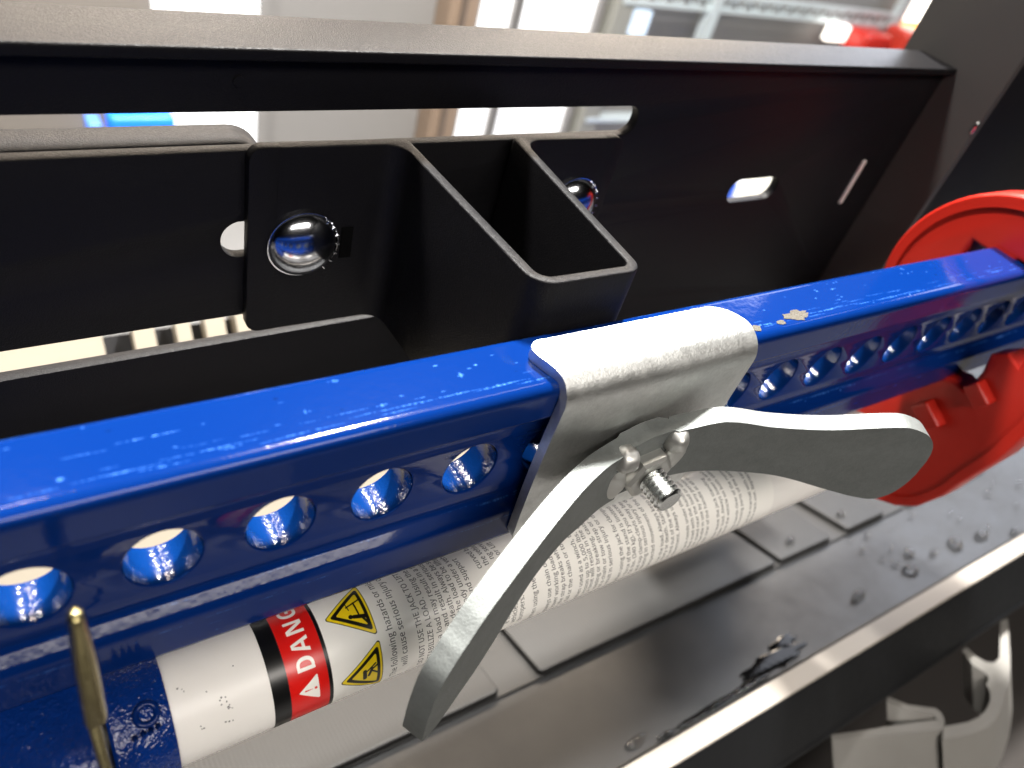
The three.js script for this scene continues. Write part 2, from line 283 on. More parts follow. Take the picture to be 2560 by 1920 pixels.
  tri([[48.6, 28.8], [48.6, 27.2], [51.2, 28]], '#d3150f'); c.fillStyle = '#d3150f'; c.beginPath(); c.arc(px(51.9), py(28), 0.4 * mm, 0, 7); c.fill();
  // two yellow warning triangles with pictograms
  const warn = (ac) => {
    const T = (k, f) => { const cx = 68.45, L = 8.3 * k, Wd = 30 * k; tri([[cx - L, ac], [cx + 0.5 * L, ac + Wd], [cx + 0.5 * L, ac - Wd]], f); c.lineWidth = 1.3 * mm * k; c.strokeStyle = f; c.stroke(); };
    T(0.99, '#2a2608'); T(0.95, '#f2d413'); T(0.8, '#17150a'); T(0.6, '#f2d413');
  };
  warn(90); warn(19);
  const line = (pts, w) => { c.strokeStyle = '#17150a'; c.lineWidth = w * mm; c.lineCap = 'round'; c.beginPath(); pts.forEach((p, i) => i ? c.lineTo(px(p[0]), py(p[1])) : c.moveTo(px(p[0]), py(p[1]))); c.stroke(); };
  line([[66.8, 96], [71.8, 101]], 0.5); line([[69.4, 99], [69.6, 84]], 0.5); line([[67.2, 92], [66.9, 101]], 0.3); line([[71.9, 96], [71.6, 106]], 0.35); line([[68, 83], [71.4, 80]], 1.2); line([[70, 82], [71.8, 70]], 0.7); c.beginPath(); c.arc(px(67), py(84), 0.7 * mm, 0, 7); c.fillStyle = '#17150a'; c.fill();
  line([[67.2, 13], [67.2, 22]], 1.3); line([[68.5, 15], [69.6, 23]], 0.9); line([[69.6, 20], [71.6, 14]], 0.6); line([[69.7, 22], [71.7, 26]], 0.6); line([[67.8, 21], [70.8, 28]], 0.5);
  const L = [[78.1, 'The following hazards or misuse', -7, 2.95], [81.6, 'will cause serious injury or death', 6, 2.95],
    [87.6, 'DO NOT USE THE JACK TO LIFT', -8, 2.75], [90.9, 'STABILIZE A LOAD. Using the jack', -2, 2.75], [94.1, 'a load may result in a fall', 25, 2.75], [96.9, 'and result in serious injury', 36, 2.75], [99.7, 'death. Always be sure that', 42, 2.75], [102.4, 'the load to be lifted', 46, 2.75], [105.2, 'body under a vehicle', 48, 2.75], [108.1, 'and support', 58, 2.75],
    [114.4, 'curved bumpers', 84, 2.75], [117.4, 'the vehicle', 85, 2.75], [120.2, 'ng service', 90, 2.75], [123.2, 'or Lift', 92, 2.75],
    [120.6, 'e this', 2, 2.75], [123.4, 'vehicles', -3, 2.75], [126.3, 'bumpers.', -4, 2.75], [131.9, 'When using the jack', -14, 2.75],
    [137.8, 'Always use chain or strap rated for the load', -12, 2.6], [141.0, 'lower working load limit than the jack so', -8, 2.6], [144.0, 'the strap breaks while in use the load', -6, 2.6], [147.2, 'fail or the chain or tow strap can', -6, 2.6],
    [152.2, 'When used as a winch, the safe working', -12, 2.6], [155.0, 'tension up to 5,000 lbs. is allowed and', -8, 2.6], [157.4, 'A limit will result in the chain or strap', -6, 2.6], [160.2, 'loading or breaking, cause serious', -6, 2.6], [163.2, 'of a chain or tow strap or other part', -8, 2.6], [166.2, 'result in serious injury or death.', -8, 2.6],
    [171.6, 'When using the jack for clamping, the', -12, 2.5], [175.2, '• force of the stand is limited to', -6, 2.5], [178.0, '750 lbs. (340 kg). If you exceed this', -8, 2.5], [181.2, 'and top clamp-clevis may bend or break', -6, 2.5], [183.8, 'resulting in serious injury or death.', -10, 2.5],
    [187.6, 'unexpected movement of the load or jack', -12, 2.5], [192.4, 'is in the load. Always keep people', -8, 2.5], [195.0, 'injury or death. Stand clear and keep', -8, 2.5], [198.0, 'in and out of the way of the handle', -6, 2.5], [201.0, 'movement. Always use the jack', -8, 2.5],
    [206.4, 'The jack needs under the load a firm', -14, 2.4], [209.4, 'rated load with the handle upright and', -8, 2.4], [212.2, 'not stand near the load or under it', -6, 2.4], [215, 'or handle in use by any person', -8, 2.4], [218, 'stay clear of the handle at all times', -8, 2.4], [224, 'Never leave the jack standing', -12, 2.4], [227, 'under load. Always lower it and', -8, 2.4], [230, 'block the vehicle on both sides', -6, 2.4], [235.5, 'Keep hands clear of the runner', -10, 2.4], [238.5, 'the moving parts of the jack', -8, 2.4], [244, 'Read the manual with care', -10, 2.4], [247, 'before each use. Replace label', -10, 2.4]];
  for (const [x, t, a, s] of L) write(t, x, a, s);
  const labTex = new THREE.CanvasTexture(cv); labTex.colorSpace = THREE.SRGBColorSpace; labTex.anisotropy = 8;
  const lab = new THREE.BufferGeometry(), pos = [], uvs = [], nor = [], idx = [], NA = 90;
  for (let i = 0; i <= 1; i++) for (let k = 0; k <= NA; k++) { const a = A0 + (A1 - A0) * k / NA, t = a * Math.PI / 180, rr = R + 0.00012; pos.push(i ? XB : XA, yc + rr * Math.sin(t), zc + rr * Math.cos(t)); nor.push(0, Math.sin(t), Math.cos(t)); uvs.push(i, (a - A0) / (A1 - A0)); }
  for (let k = 0; k < NA; k++) idx.push(k, NA + 1 + k, k + 1, k + 1, NA + 1 + k, NA + 2 + k);
  lab.setAttribute('position', new THREE.Float32BufferAttribute(pos, 3)); lab.setAttribute('normal', new THREE.Float32BufferAttribute(nor, 3)); lab.setAttribute('uv', new THREE.Float32BufferAttribute(uvs, 2)); lab.setIndex(idx);
  const labM = part('warning_label', lab, new THREE.MeshPhysicalMaterial({ map: labTex, roughness: 0.3 }), jack, 'printed warning label with red band and yellow triangles');

  // cast socket that holds the handle, with raised marks
  const sock = new THREE.LatheGeometry([[0.0166, 0.0], [0.0182, 0.0], [0.0188, 0.0008], [0.0188, 0.0138], [0.0183, 0.0148], [0.0167, 0.0150]].map(p => new THREE.Vector2(...p)), 72);
  sock.rotateZ(-Math.PI / 2); sock.translate(-0.0013, yc, zc);
  const socket = part('handle_socket', crease(sock, 0.5), paintCast, jack, 'blue cast socket holding the end of the white handle');
  const onS = (x, a, rr = 0.0188) => [x, yc + rr * Math.sin(a * Math.PI / 180), zc + rr * Math.cos(a * Math.PI / 180)];
  const ring = new THREE.TorusGeometry(0.0026, 0.0009, 12, 36); ring.rotateX(-66 * Math.PI / 180 + Math.PI * 0); ring.translate(...onS(0.0079, 66)); part('raised_mark', crease(ring), paint, socket);
  for (const [x, a] of [[0.0042, 52], [0.0062, 53], [0.0080, 53], [0.0099, 54]]) { const g = new THREE.SphereGeometry(1, 14, 10); g.scale(0.0008, 0.0009, 0.0030); g.rotateX(-(a) * Math.PI / 180); g.translate(...onS(x, a, 0.0187)); part('raised_mark', crease(g, 1.2), paint, socket); }
  // casting of the lifting mechanism at the left end
  const castG = merge([sweepX(rounded([[-0.135, -0.262, 0.006], [-0.085, -0.262, 0.012], [-0.082, -0.222, 0.012], [-0.092, -0.2085, 0.006], [-0.135, -0.2085, 0.004]], 6), -0.16, -0.0042, 1)], 0.7);
  part('lifting_mechanism', castG, paintCast, jack, 'rough blue casting of the lifting mechanism');
  const pivot = new THREE.CylinderGeometry(0.0125, 0.0125, 0.006, 40); pivot.rotateZ(Math.PI / 2); pivot.translate(-0.0022, yc, zc); part('pivot', crease(pivot), smoothBlack, jack);
}
// yellow zinc hook of the handle clip, in front of the bar
{
  const t = thing('clip_pin', 'yellow zinc plated hook pin hanging in front of the blue bar', 'pin', [-0.003, -0.2, -0.085]);
  const pl = rounded([[-0.0031, -0.1335, 0.0016], [-0.0003, -0.1335, 0.0016], [0.0, -0.150, 0.02], [-0.0004, -0.176, 0.0015], [-0.0050, -0.177, 0.0015], [-0.0041, -0.150, 0.02]], 6);
  const g = plate(pl, [], 0.0042, 0.0018); g.translate(0, 0, -0.0838);
  part('hook', crease(g, 0.8), yellowZinc, t);
  part('wire', crease(tubeAlong([[-0.0032, -0.174, -0.0862], [-0.0032, -0.186, -0.0855], [-0.003, -0.2, -0.085], [-0.0018, -0.222, -0.083], [0, -0.25, -0.08]], 0.00135, 40, 12), 1.2), yellowZinc, t);
}

// ---------------------------------------------------------------- clamp plate, stud and wing nut
{
  const t = thing('clamp_plate', 'shiny zinc plated bent clamp plate hooked over the top of the blue bar', 'clamp', [0.162, -0.202, -0.106]);
  // profile points (z,y) of the outer face
  const prof = [], r = 0.0095, zt = -0.1060, yt = YC + 0.0353 + 0.0038;
  for (let k = 0; k <= 10; k++) { const z = -0.1258 + (zt - r + 0.1258) * k / 10; prof.push([z, yt, 0, 1]); }
  for (let k = 1; k <= 16; k++) { const a = Math.PI / 2 * (1 - k / 16); prof.push([zt - r + r * Math.cos(a), yt - r + r * Math.sin(a), Math.cos(a), Math.sin(a)]); }
  for (let k = 1; k <= 26; k++) { const y = yt - r - (yt - r + 0.2022) * k / 26, q = k / 26; prof.push([zt - 0.0009 * Math.sin(q * Math.PI * 0.9), y, 1, 0]); }
  const len = [0]; for (let i = 1; i < prof.length; i++) len.push(len[i - 1] + Math.hypot(prof[i][0] - prof[i - 1][0], prof[i][1] - prof[i - 1][1]));
  const total = len.at(-1), xr = 0.2022, cr = 0.0115, crl = 0.0045;
  const inset = (s, c) => s < c ? c - Math.sqrt(Math.max(0, c * c - (c - s) ** 2)) : 0;
  const at = s => { let i = 1; while (i < prof.length - 1 && len[i] < s) i++; const q = clamp((s - len[i - 1]) / (len[i] - len[i - 1])); const a = prof[i - 1], b = prof[i]; return a.map((v, k) => v + (b[k] - v) * q); };
  const ss = []; for (let k = 0; k < 14; k++) ss.push(cr * (1 - Math.cos(k / 14 * Math.PI / 2)) * 1.0 + 0.00001); for (let k = 0; k <= 70; k++) ss.push(cr + (total - cr) * k / 70);
  const g = sheet(ss.length - 1, 40, (u, v) => {
    const s = ss[Math.round(u * (ss.length - 1))], [z, y, nz, ny] = at(s), e = inset(s, cr), el = inset(s, crl), xl = 0.1184 + 0.0038 * smooth(0.002, 0.018, s), eb = Math.max(0, (0.003 - (total - s))) * 0.5;
    const x = xl + el + eb + (xr - e - eb - (xl + el + eb)) * v; return { p: V(x, y, z), n: V(0, ny, nz).normalize() };
  }, 0.0036);
  part('bent_plate', crease(g, 0.5), zinc, t);
}
const SX = 0.1597, SY = -0.169, TX = 0.1604, TY = -0.1708;
{
  const t = thing('threaded_stud', 'zinc threaded stud sticking out through the middle of the wing nut', 'stud', [TX, TY, -0.13]);
  const R = 0.0050, p = 0.0018, NT = 48, z0 = -0.104, z1 = -0.0838, NZ = 190, pos = [], idx = [];
  for (let i = 0; i <= NZ; i++) for (let k = 0; k < NT; k++) {
    const z = z0 + (z1 - z0) * i / NZ; let f = ((z - z0) / p - k / NT) % 1; if (f < 0) f += 1; const w = Math.abs(f - 0.5) * 2; let rr = R - 0.0011 * clamp((w - 0.12) / 0.76); rr = Math.min(rr, R - Math.max(0, 0.0009 - (z1 - z)) * 0.9);
    const a = k / NT * Math.PI * 2; pos.push(TX + rr * Math.cos(a), TY + rr * Math.sin(a), z);
  }
  for (let i = 0; i < NZ; i++) for (let k = 0; k < NT; k++) { const j = (k + 1) % NT, a = i * NT + k, b = i * NT + j; idx.push(a, b, a + NT, b, b + NT, a + NT); }
  const c0 = pos.length / 3; pos.push(TX, TY, z1, TX, TY, z0); for (let k = 0; k < NT; k++) { const j = (k + 1) % NT; idx.push(NZ * NT + k, NZ * NT + j, c0); idx.push(j, k, c0 + 1); }
  const g = new THREE.BufferGeometry(); g.setAttribute('position', new THREE.Float32BufferAttribute(pos, 3)); g.setIndex(idx);
  part('thread', crease(orient(g), 0.5), zincBright, t);
  const sh = new THREE.CylinderGeometry(0.0044, 0.0044, 0.027, 24); sh.rotateX(Math.PI / 2); sh.translate(TX, TY, -0.1178); part('shank', crease(sh), zincBright, t);
}
{
  const t = thing('wing_nut', 'thick zinc wing nut with two broad bent blades clamping the plate', 'wing nut', [SX, SY, -0.1]);
  const phi = 8 * Math.PI / 180, be = 25 * Math.PI / 180, cp = Math.cos(phi), sp = Math.sin(phi), T = 0.0066, ub = 0.015, rb = 0.022;
  // upper and lower edge of the blade front along u (mm), left is negative
  const TOP = [[-97, -19], [-95.5, -9], [-92, 2.5], [-86, 8.5], [-82, 10.6], [-76, 13.6], [-67, 16.0], [-50, 18.6], [-36, 18.6], [-24, 16.0], [-15, 13.4], [-7, 13.2], [0, 14.2], [7, 13.6], [15, 13.6], [26, 15.4], [42, 12.4], [60, 11.2], [84, 12.7], [91, 10.6], [96.5, 6.5], [100.0, 0], [101.2, -8], [101.0, -13]];
  const BOT = [[-97, -19.5], [-94, -21.5], [-90, -22.2], [-82, -20], [-74, -17.2], [-66, -11.8], [-60, -6.8], [-52, -2.5], [-39, -3], [-26, -9], [-12, -11.6], [0, -12], [14, -11], [26, -10.4], [40, -11.6], [53, -14.3], [73.5, -22.8], [85.5, -27.4], [92.5, -28.5], [97.5, -25.2], [100.2, -19], [101.0, -13.5]];
  const ev = (P, u) => { let i = 1; while (i < P.length - 1 && P[i][0] < u) i++; const n = P.length, g = k => P[clamp(k, 0, n - 1)], p0 = g(i - 2), p1 = g(i - 1), p2 = g(i), p3 = g(i + 1), q = clamp((u - p1[0]) / (p2[0] - p1[0])), d = p2[0] - p1[0];
    const m1 = (p2[1] - p0[1]) / Math.max(1e-6, p2[0] - p0[0]) * d, m2 = (p3[1] - p1[1]) / Math.max(1e-6, p3[0] - p1[0]) * d, q2 = q * q, q3 = q2 * q; return (2 * q3 - 3 * q2 + 1) * p1[1] + (q3 - 2 * q2 + q) * m1 + (-2 * q3 + 3 * q2) * p2[1] + (q3 - q2) * m2; };
  const zOf = u => { const a = Math.abs(u) - ub; if (a < -rb * 0.3) return 0; // smooth bend
    const tb = Math.tan(be), w = 0.009; return tb * (a + Math.sqrt(a * a + w * w)) / 2; };
  const us = []; for (let k = 0; k <= 200; k++) { const q = k / 200; us.push(-97 + 198 * (0.5 - 0.5 * Math.cos(q * Math.PI)) * 0.5 + 198 * q * 0.5); }
  const rnd = rng(5);
  const NV = 24, g = sheet(us.length - 1, NV, (a, b) => {
    const u = us[Math.round(a * (us.length - 1))], h = ev(TOP, u), l = ev(BOT, u), v = (l + (h - l) * b) / 1000, um = u / 1000, z = -0.0985 + zOf(um), dz = (zOf(um + 1e-4) - zOf(um - 1e-4)) / 2e-4;
    const x = SX + um * cp - v * sp, y = SY + um * sp + v * cp, n = V(-dz * cp, -dz * sp, 1).normalize(); return { p: V(x, y, z), n };
  }, T);
  part('blade', crease(g, 0.45), zincDull, t);
  const nut = new THREE.CylinderGeometry(0.0095, 0.0095, 0.0102, 6, 1); const ch = new THREE.CylinderGeometry(0.0081, 0.0095, 0.0009, 6, 1); ch.translate(0, 0.00555, 0);
  const ng = merge([nut, ch], 0.2); ng.rotateX(Math.PI / 2); ng.rotateZ(phi + Math.PI / 6 + Math.PI / 6 * 0); ng.translate(TX, TY, -0.1000); part('hex_nut', boxUV(ng), weldMat, t);
  const welds = [[-0.0106, 0.0096, 0.0046, 0.0040, 0.0050, 0.5], [0.0102, 0.0090, 0.0040, 0.0046, 0.0050, -0.6], [-0.0118, -0.002, 0.0046, 0.0082, 0.0030, 0.2], [0.0122, 0.000, 0.0042, 0.0080, 0.0030, -0.2]];
  const bump = mixNoise(64, [[6, 1, 71], [14, 0.6, 72]]);
  for (const [u, v, a, b, c, rot] of welds) {
    const s = new THREE.IcosahedronGeometry(1, 4), p = s.attributes.position; for (let i = 0; i < p.count; i++) { const x = p.getX(i), y = p.getY(i), z = p.getZ(i), k = 1 + 0.07 * Math.sin(x * 4 + 1 + u * 900) * Math.sin(y * 4.5 + v * 700) + 0.025 * Math.sin(z * 6 + x * 5); p.setXYZ(i, x * k, y * k, z * k); }
    s.scale(a, b, c); s.rotateZ(rot + phi); s.translate(SX + u * cp - v * sp, SY + u * sp + v * cp, -0.0982); part('weld_bead', crease(strip(s), 1.3), weldMat, t);
  }
}

// ---------------------------------------------------------------- hat bracket with its bolts
const flangeBolt = (name, label, x, y, z, k0 = 1) => {
  const t = thing(name, label, 'bolt', [x, y, z]);
  const head = new THREE.LatheGeometry([[0, 0.0062], [0.004, 0.0059], [0.0075, 0.0048], [0.0102, 0.0031], [0.0120, 0.0012], [0.0124, 0.0]].map(p => new THREE.Vector2(...p)), 64); head.rotateX(Math.PI / 2); head.translate(x, y, z + 0.0008);
  part('domed_head', crease(head, 0.8), chrome, t);
  const w = new THREE.CylinderGeometry(0.0128, 0.0128, 0.0010, 64); w.rotateX(Math.PI / 2); w.translate(x, y, z + 0.0005); part('flange', crease(w), chrome, t);
  for (let k = 0; k < 7; k++) { const a = -0.9 + k * 0.3, b = new RoundedBoxGeometry(0.0032, 0.0009, 0.0016, 2, 0.0004); b.translate(0.0112, 0, 0.0020); b.rotateZ(a); b.translate(x, y, z); part('serration', crease(b), chrome, t); }
};
{
  const t = thing('hat_bracket', 'black bent steel hat bracket bolted to the panel behind the blue bar', 'bracket', [0.1465, -0.1915, -0.2195]);
  const yb = -0.1915, yt = -0.1177;
  // outline in (x, -z)
  const outer = [[0.078, 0.2175, 0], [0.1205, 0.2175, 0.0075], [0.1240, 0.1345, 0.0085], [0.1652, 0.1345, 0.006], [0.1712, 0.2175, 0.0075], [0.213, 0.2175, 0]];
  const inner = [[0.213, 0.2217, 0], [0.1676, 0.2217, 0.0035], [0.1617, 0.1381, 0.003], [0.1277, 0.1381, 0.0045], [0.1242, 0.2217, 0.0035], [0.078, 0.2217, 0]];
  const poly = rounded([...outer, ...inner], 7);
  const s = shapeOf(poly), g = new THREE.ExtrudeGeometry(s, { depth: yt - yb - 0.0014, bevelEnabled: true, bevelThickness: 0.0007, bevelSize: 0.0007, bevelOffset: -0.0007, bevelSegments: 3 });
  g.rotateX(-Math.PI / 2); g.translate(0, yb + 0.0007, 0);   // (x, d, h) -> (x, h, -d)
  const lf = rounded([[0.0686, yb, 0.008], [0.0786, yb, 0], [0.0786, yt, 0], [0.0686, yt, 0.008]], 7), rf = rounded([[0.2125, yb, 0], [0.2225, yb, 0.008], [0.2225, yt, 0.008], [0.2125, yt, 0]], 7);
  const a = plate(lf, [], 0.0042, 0.0005); a.translate(0, 0, -0.2175); const b = plate(rf, [], 0.0042, 0.0005); b.translate(0, 0, -0.2175);
  part('bent_sheet', merge([g, a, b], 0.5), powder, t);
  const sl = new THREE.BoxGeometry(0.0042, 0.0125, 0.0012); sl.translate(0.1038, -0.1555, -0.21735); part('slot', crease(sl), new THREE.MeshPhysicalMaterial({ color: col(0.002, 0.002, 0.002), roughness: 1, specularIntensity: 0.1 }), t);
  flangeBolt('carriage_bolt', 'shiny domed bolt on the left flange of the black bracket', 0.0877, -0.1543, -0.2174);
  flangeBolt('carriage_bolt', 'shiny domed bolt mostly hidden behind the right arm of the bracket', 0.2040, -0.1475, -0.2174);
}

// ---------------------------------------------------------------- mounting panel
const PA = Math.atan(0.0235);
{
  const t = thing('mounting_panel', 'black textured steel panel with long slots behind the jack', 'panel', [0, -0.24, -0.2203]);
  t.rotation.y = PA;
  const poly = [[-0.35, -0.240], [0.468, -0.240], [0.468, -0.0912], [-0.35, -0.0912]];
  const holes = [slotPoly(-0.25, 0.2335, -0.1209, -0.1083, 0.006, 0.0061), slotPoly(-0.25, 0.1285, -0.1983, -0.1862, 0.006, 0.006), slotPoly(0.318, 0.3565, -0.1622, -0.149, 0.0064, 0.0064), slotPoly(0.0612, 0.12, -0.1607, -0.1465, 0.0069, 0.0069), slotPoly(0.19, 0.222, -0.1545, -0.1405, 0.0069, 0.0069)].map(h => h.reverse());
  const g = plate(poly, holes, 0.0048, 0.0005); g.translate(0, -0, -0.2203);
  // built flat at z = -0.2203 and yawed about its base point
  part('sheet', crease(g, 0.6), powder, t);
  part('top_rail', crease(box(-0.35, 0.468, -0.0910, -0.0873, -0.2415, -0.2155, 0.0008), 0.6), powder, t);
  part('edge_tab', crease(box(0.4268, 0.4300, -0.1716, -0.1430, -0.2204, -0.2188, 0.0007)), zincDullPlain, t, 'narrow bright metal tab');
  const sc = new THREE.CylinderGeometry(0.0016, 0.0016, 0.0012, 20); sc.rotateX(Math.PI / 2); sc.translate(0.0665, -0.0986, -0.2201); part('plug', crease(sc), powder, t);
}
{
  const t = thing('backing_strip', 'flat grey steel strip with rounded end seen behind the upper slot', 'strip', [0, -0.15, -0.2203]); t.rotation.y = Math.atan(0.0235);
  const g = plate(rounded([[-0.3, -0.15, 0], [0.079, -0.15, 0.008], [0.079, -0.1208, 0.011], [-0.3, -0.1208, 0]], 8), [], 0.013, 0.0006); g.translate(0, 0, -0.2253); part('flat_bar', crease(g), powder, t);
}
{
  // the upright that carries the panel at its right end
  const t = thing('side_upright', 'black steel upright carrying the right end of the panel', 'upright', [0.48, -0.43, -0.24]);
  const pr = rounded([[-0.262, -0.44, 0], [-0.2, -0.44, 0.0], [-0.2, 0.3, 0.0], [-0.262, 0.3, 0]], 3);
  const g = sweepX(rounded([[-0.262, -0.26, 0.001], [-0.1985, -0.26, 0.001], [-0.1985, 0.35, 0.001], [-0.262, 0.35, 0.001]], 3), 0.4605, 0.4655);
  const w2 = box(0.4655, 0.60, -0.26, 0.35, -0.203, -0.1985, 0.001);
  part('plate', merge([g], 0.5), satinBlack, t); part('return_flange', crease(w2), powder, t);
  part('foot', crease(box(0.395, 0.52, -0.43, -0.262, -0.25, -0.235, 0.002)), powder, t);
  const n = new THREE.SphereGeometry(1, 16, 12); n.scale(0.0012, 0.004, 0.0014); n.translate(0.4603, -0.1085, -0.1995); part('stud_head', crease(n, 1.2), zincBright, t);
}

// ---------------------------------------------------------------- red handle keeper on the end of the bar
{
  const t = thing('handle_keeper', 'bright red moulded plastic keeper round the far end of the blue bar', 'handle keeper', [0.4, -0.288, -0.115]);
  // outline in (-z, y) looking along +x : a = -z
  const out = []; for (let k = 0; k <= 40; k++) { const a = (200 - k * 5.2) * Math.PI / 180; out.push([0.117 + 0.056 * Math.cos(a), -0.161 + 0.056 * Math.sin(a)]); }
  const tail = [[0.0625, -0.185], [0.0632, -0.201], [0.0640, -0.2179], [0.0695, -0.2432], [0.0715, -0.256], [0.0775, -0.2722], [0.0860, -0.2815], [0.0965, -0.2878], [0.1080, -0.2895], [0.122, -0.287], [0.134, -0.279], [0.145, -0.262], [0.155, -0.238], [0.164, -0.208]];
  const outline = [...out, ...tail.reverse()];
  const opening = [[0.1416, -0.1376], [0.1202, -0.1376], [0.1190, -0.1338], [0.086, -0.134], [0.0800, -0.15], [0.0895, -0.157], [0.0873, -0.1742], [0.0950, -0.1722], [0.1010, -0.178], [0.0985, -0.1880], [0.0988, -0.2015], [0.1058, -0.2000], [0.1145, -0.2035], [0.1416, -0.2060]];
  // shape drawn in (a, y); extruded along +x after turning: (a,y,d) -> (x=d, y, z=-a)
  const mk = (poly, holes, depth, bev, x) => { const s = shapeOf(poly); holes.forEach(h => s.holes.push(pathOf(h))); const g = new THREE.ExtrudeGeometry(s, { depth: depth - 2 * bev, bevelEnabled: true, bevelThickness: bev, bevelSize: bev, bevelOffset: -bev, bevelSegments: 4 }); g.rotateY(Math.PI / 2); g.translate(x + bev, 0, 0); return g; };
  part('body', crease(mk(outline, [opening], 0.020, 0.0022, 0.400), 0.7), redPlastic, t);
  // raised rim along the edge
  const cx = 0.113, cy = -0.19, shrink = f => outline.map(([a, y]) => { const dx = a - cx, dy = y - cy, l = Math.hypot(dx, dy); return [cx + dx * (l - f) / l, cy + dy * (l - f) / l]; });
  const rim = mk(shrink(0.0004), [shrink(0.0055)], 0.0034, 0.0012, 0.3984); part('rim', crease(rim, 0.9), redPlastic, t);
  for (const [y, z, s] of [[-0.2225, -0.1035, 1], [-0.1955, -0.0915, 0.85]]) { const g = new RoundedBoxGeometry(0.008, 0.010 * s, 0.015 * s, 3, 0.0012); g.rotateX(0.5); g.rotateZ(0.15); g.translate(0.3965, y, z); part('tooth', crease(g, 0.7), redPlastic, t); }
}

// ---------------------------------------------------------------- rear step bumper below
const BR = Math.atan(0.0118);                    // it is turned a touch against the bar
const slope = w => -0.45 - 0.364 * (w - 0.14);   // top surface, w = -z
{
  const t = thing('step_bumper', 'black plastic step bumper with grey tread pads and wet top below the jack', 'bumper', [0.2, -0.7, -0.14]);
  const XL = -0.5, XR = 1.6;
  const base = rounded([[-0.30, slope(0.30) - 0.008, 0], [-0.0660, slope(0.066) - 0.004, 0.003], [-0.0645, slope(0.0645) + 0.0004, 0.001], [-0.0508, -0.4170, 0.0016], [-0.0490, -0.4190, 0.001], [-0.0248, -0.4538, 0.002], [-0.0222, -0.4553, 0.001], [-0.0222, -0.458, 0], [-0.075, -0.462, 0], [-0.10, -0.62, 0], [-0.30, -0.62, 0]], 4);
  part('bumper_top', crease(sweepX(base, XL, XR, 8), 0.45), bumperPlastic, t);
  const trim = rounded([[-0.0640, slope(0.064) + 0.0010, 0.0008], [-0.0512, -0.4162, 0.0012], [-0.0502, -0.4176, 0.0006], [-0.064, slope(0.064) - 0.001, 0]], 4);
  part('edge_trim', crease(sweepX(trim, XL, XR, 4), 0.45), new THREE.MeshStandardMaterial({ color: col(0.26, 0.235, 0.205), roughness: 0.5 }), t, 'pale raised edge along the bumper');
  const pad = (x0, x1) => {
    const th = 0.0062, s = shapeOf(rounded([[x0, 0, 0.004], [x1, 0, 0.004], [x1, 0.13, 0.004], [x0, 0.13, 0.004]], 4));
    const g = new THREE.ExtrudeGeometry(s, { depth: th, bevelEnabled: true, bevelThickness: 0.0012, bevelSize: 0.0012, bevelOffset: -0.0012, bevelSegments: 3 }); g.rotateX(-Math.PI / 2); g.translate(0, -0.006, 0); g.rotateX(-Math.atan(0.364)); g.translate(0, slope(0.1407) - 0.0005, -0.1407); part('tread_pad', crease(g), padRubber, t);
  };
  pad(-0.3, 0.2065); pad(0.2372, 0.4709); pad(0.4765, 0.5425); pad(0.5655, 0.6205); pad(0.66, 0.80);
  part('inner_deck', crease(sweepX([[-0.32, slope(0.32) - 0.004], [-0.139, slope(0.139) - 0.0035], [-0.139, slope(0.139) - 0.02], [-0.32, slope(0.32) - 0.02]], XL, 0.65, 2)), padRubber, t);
  t.rotation.y = BR * -1; t.rotation.y = -0.0118;
}
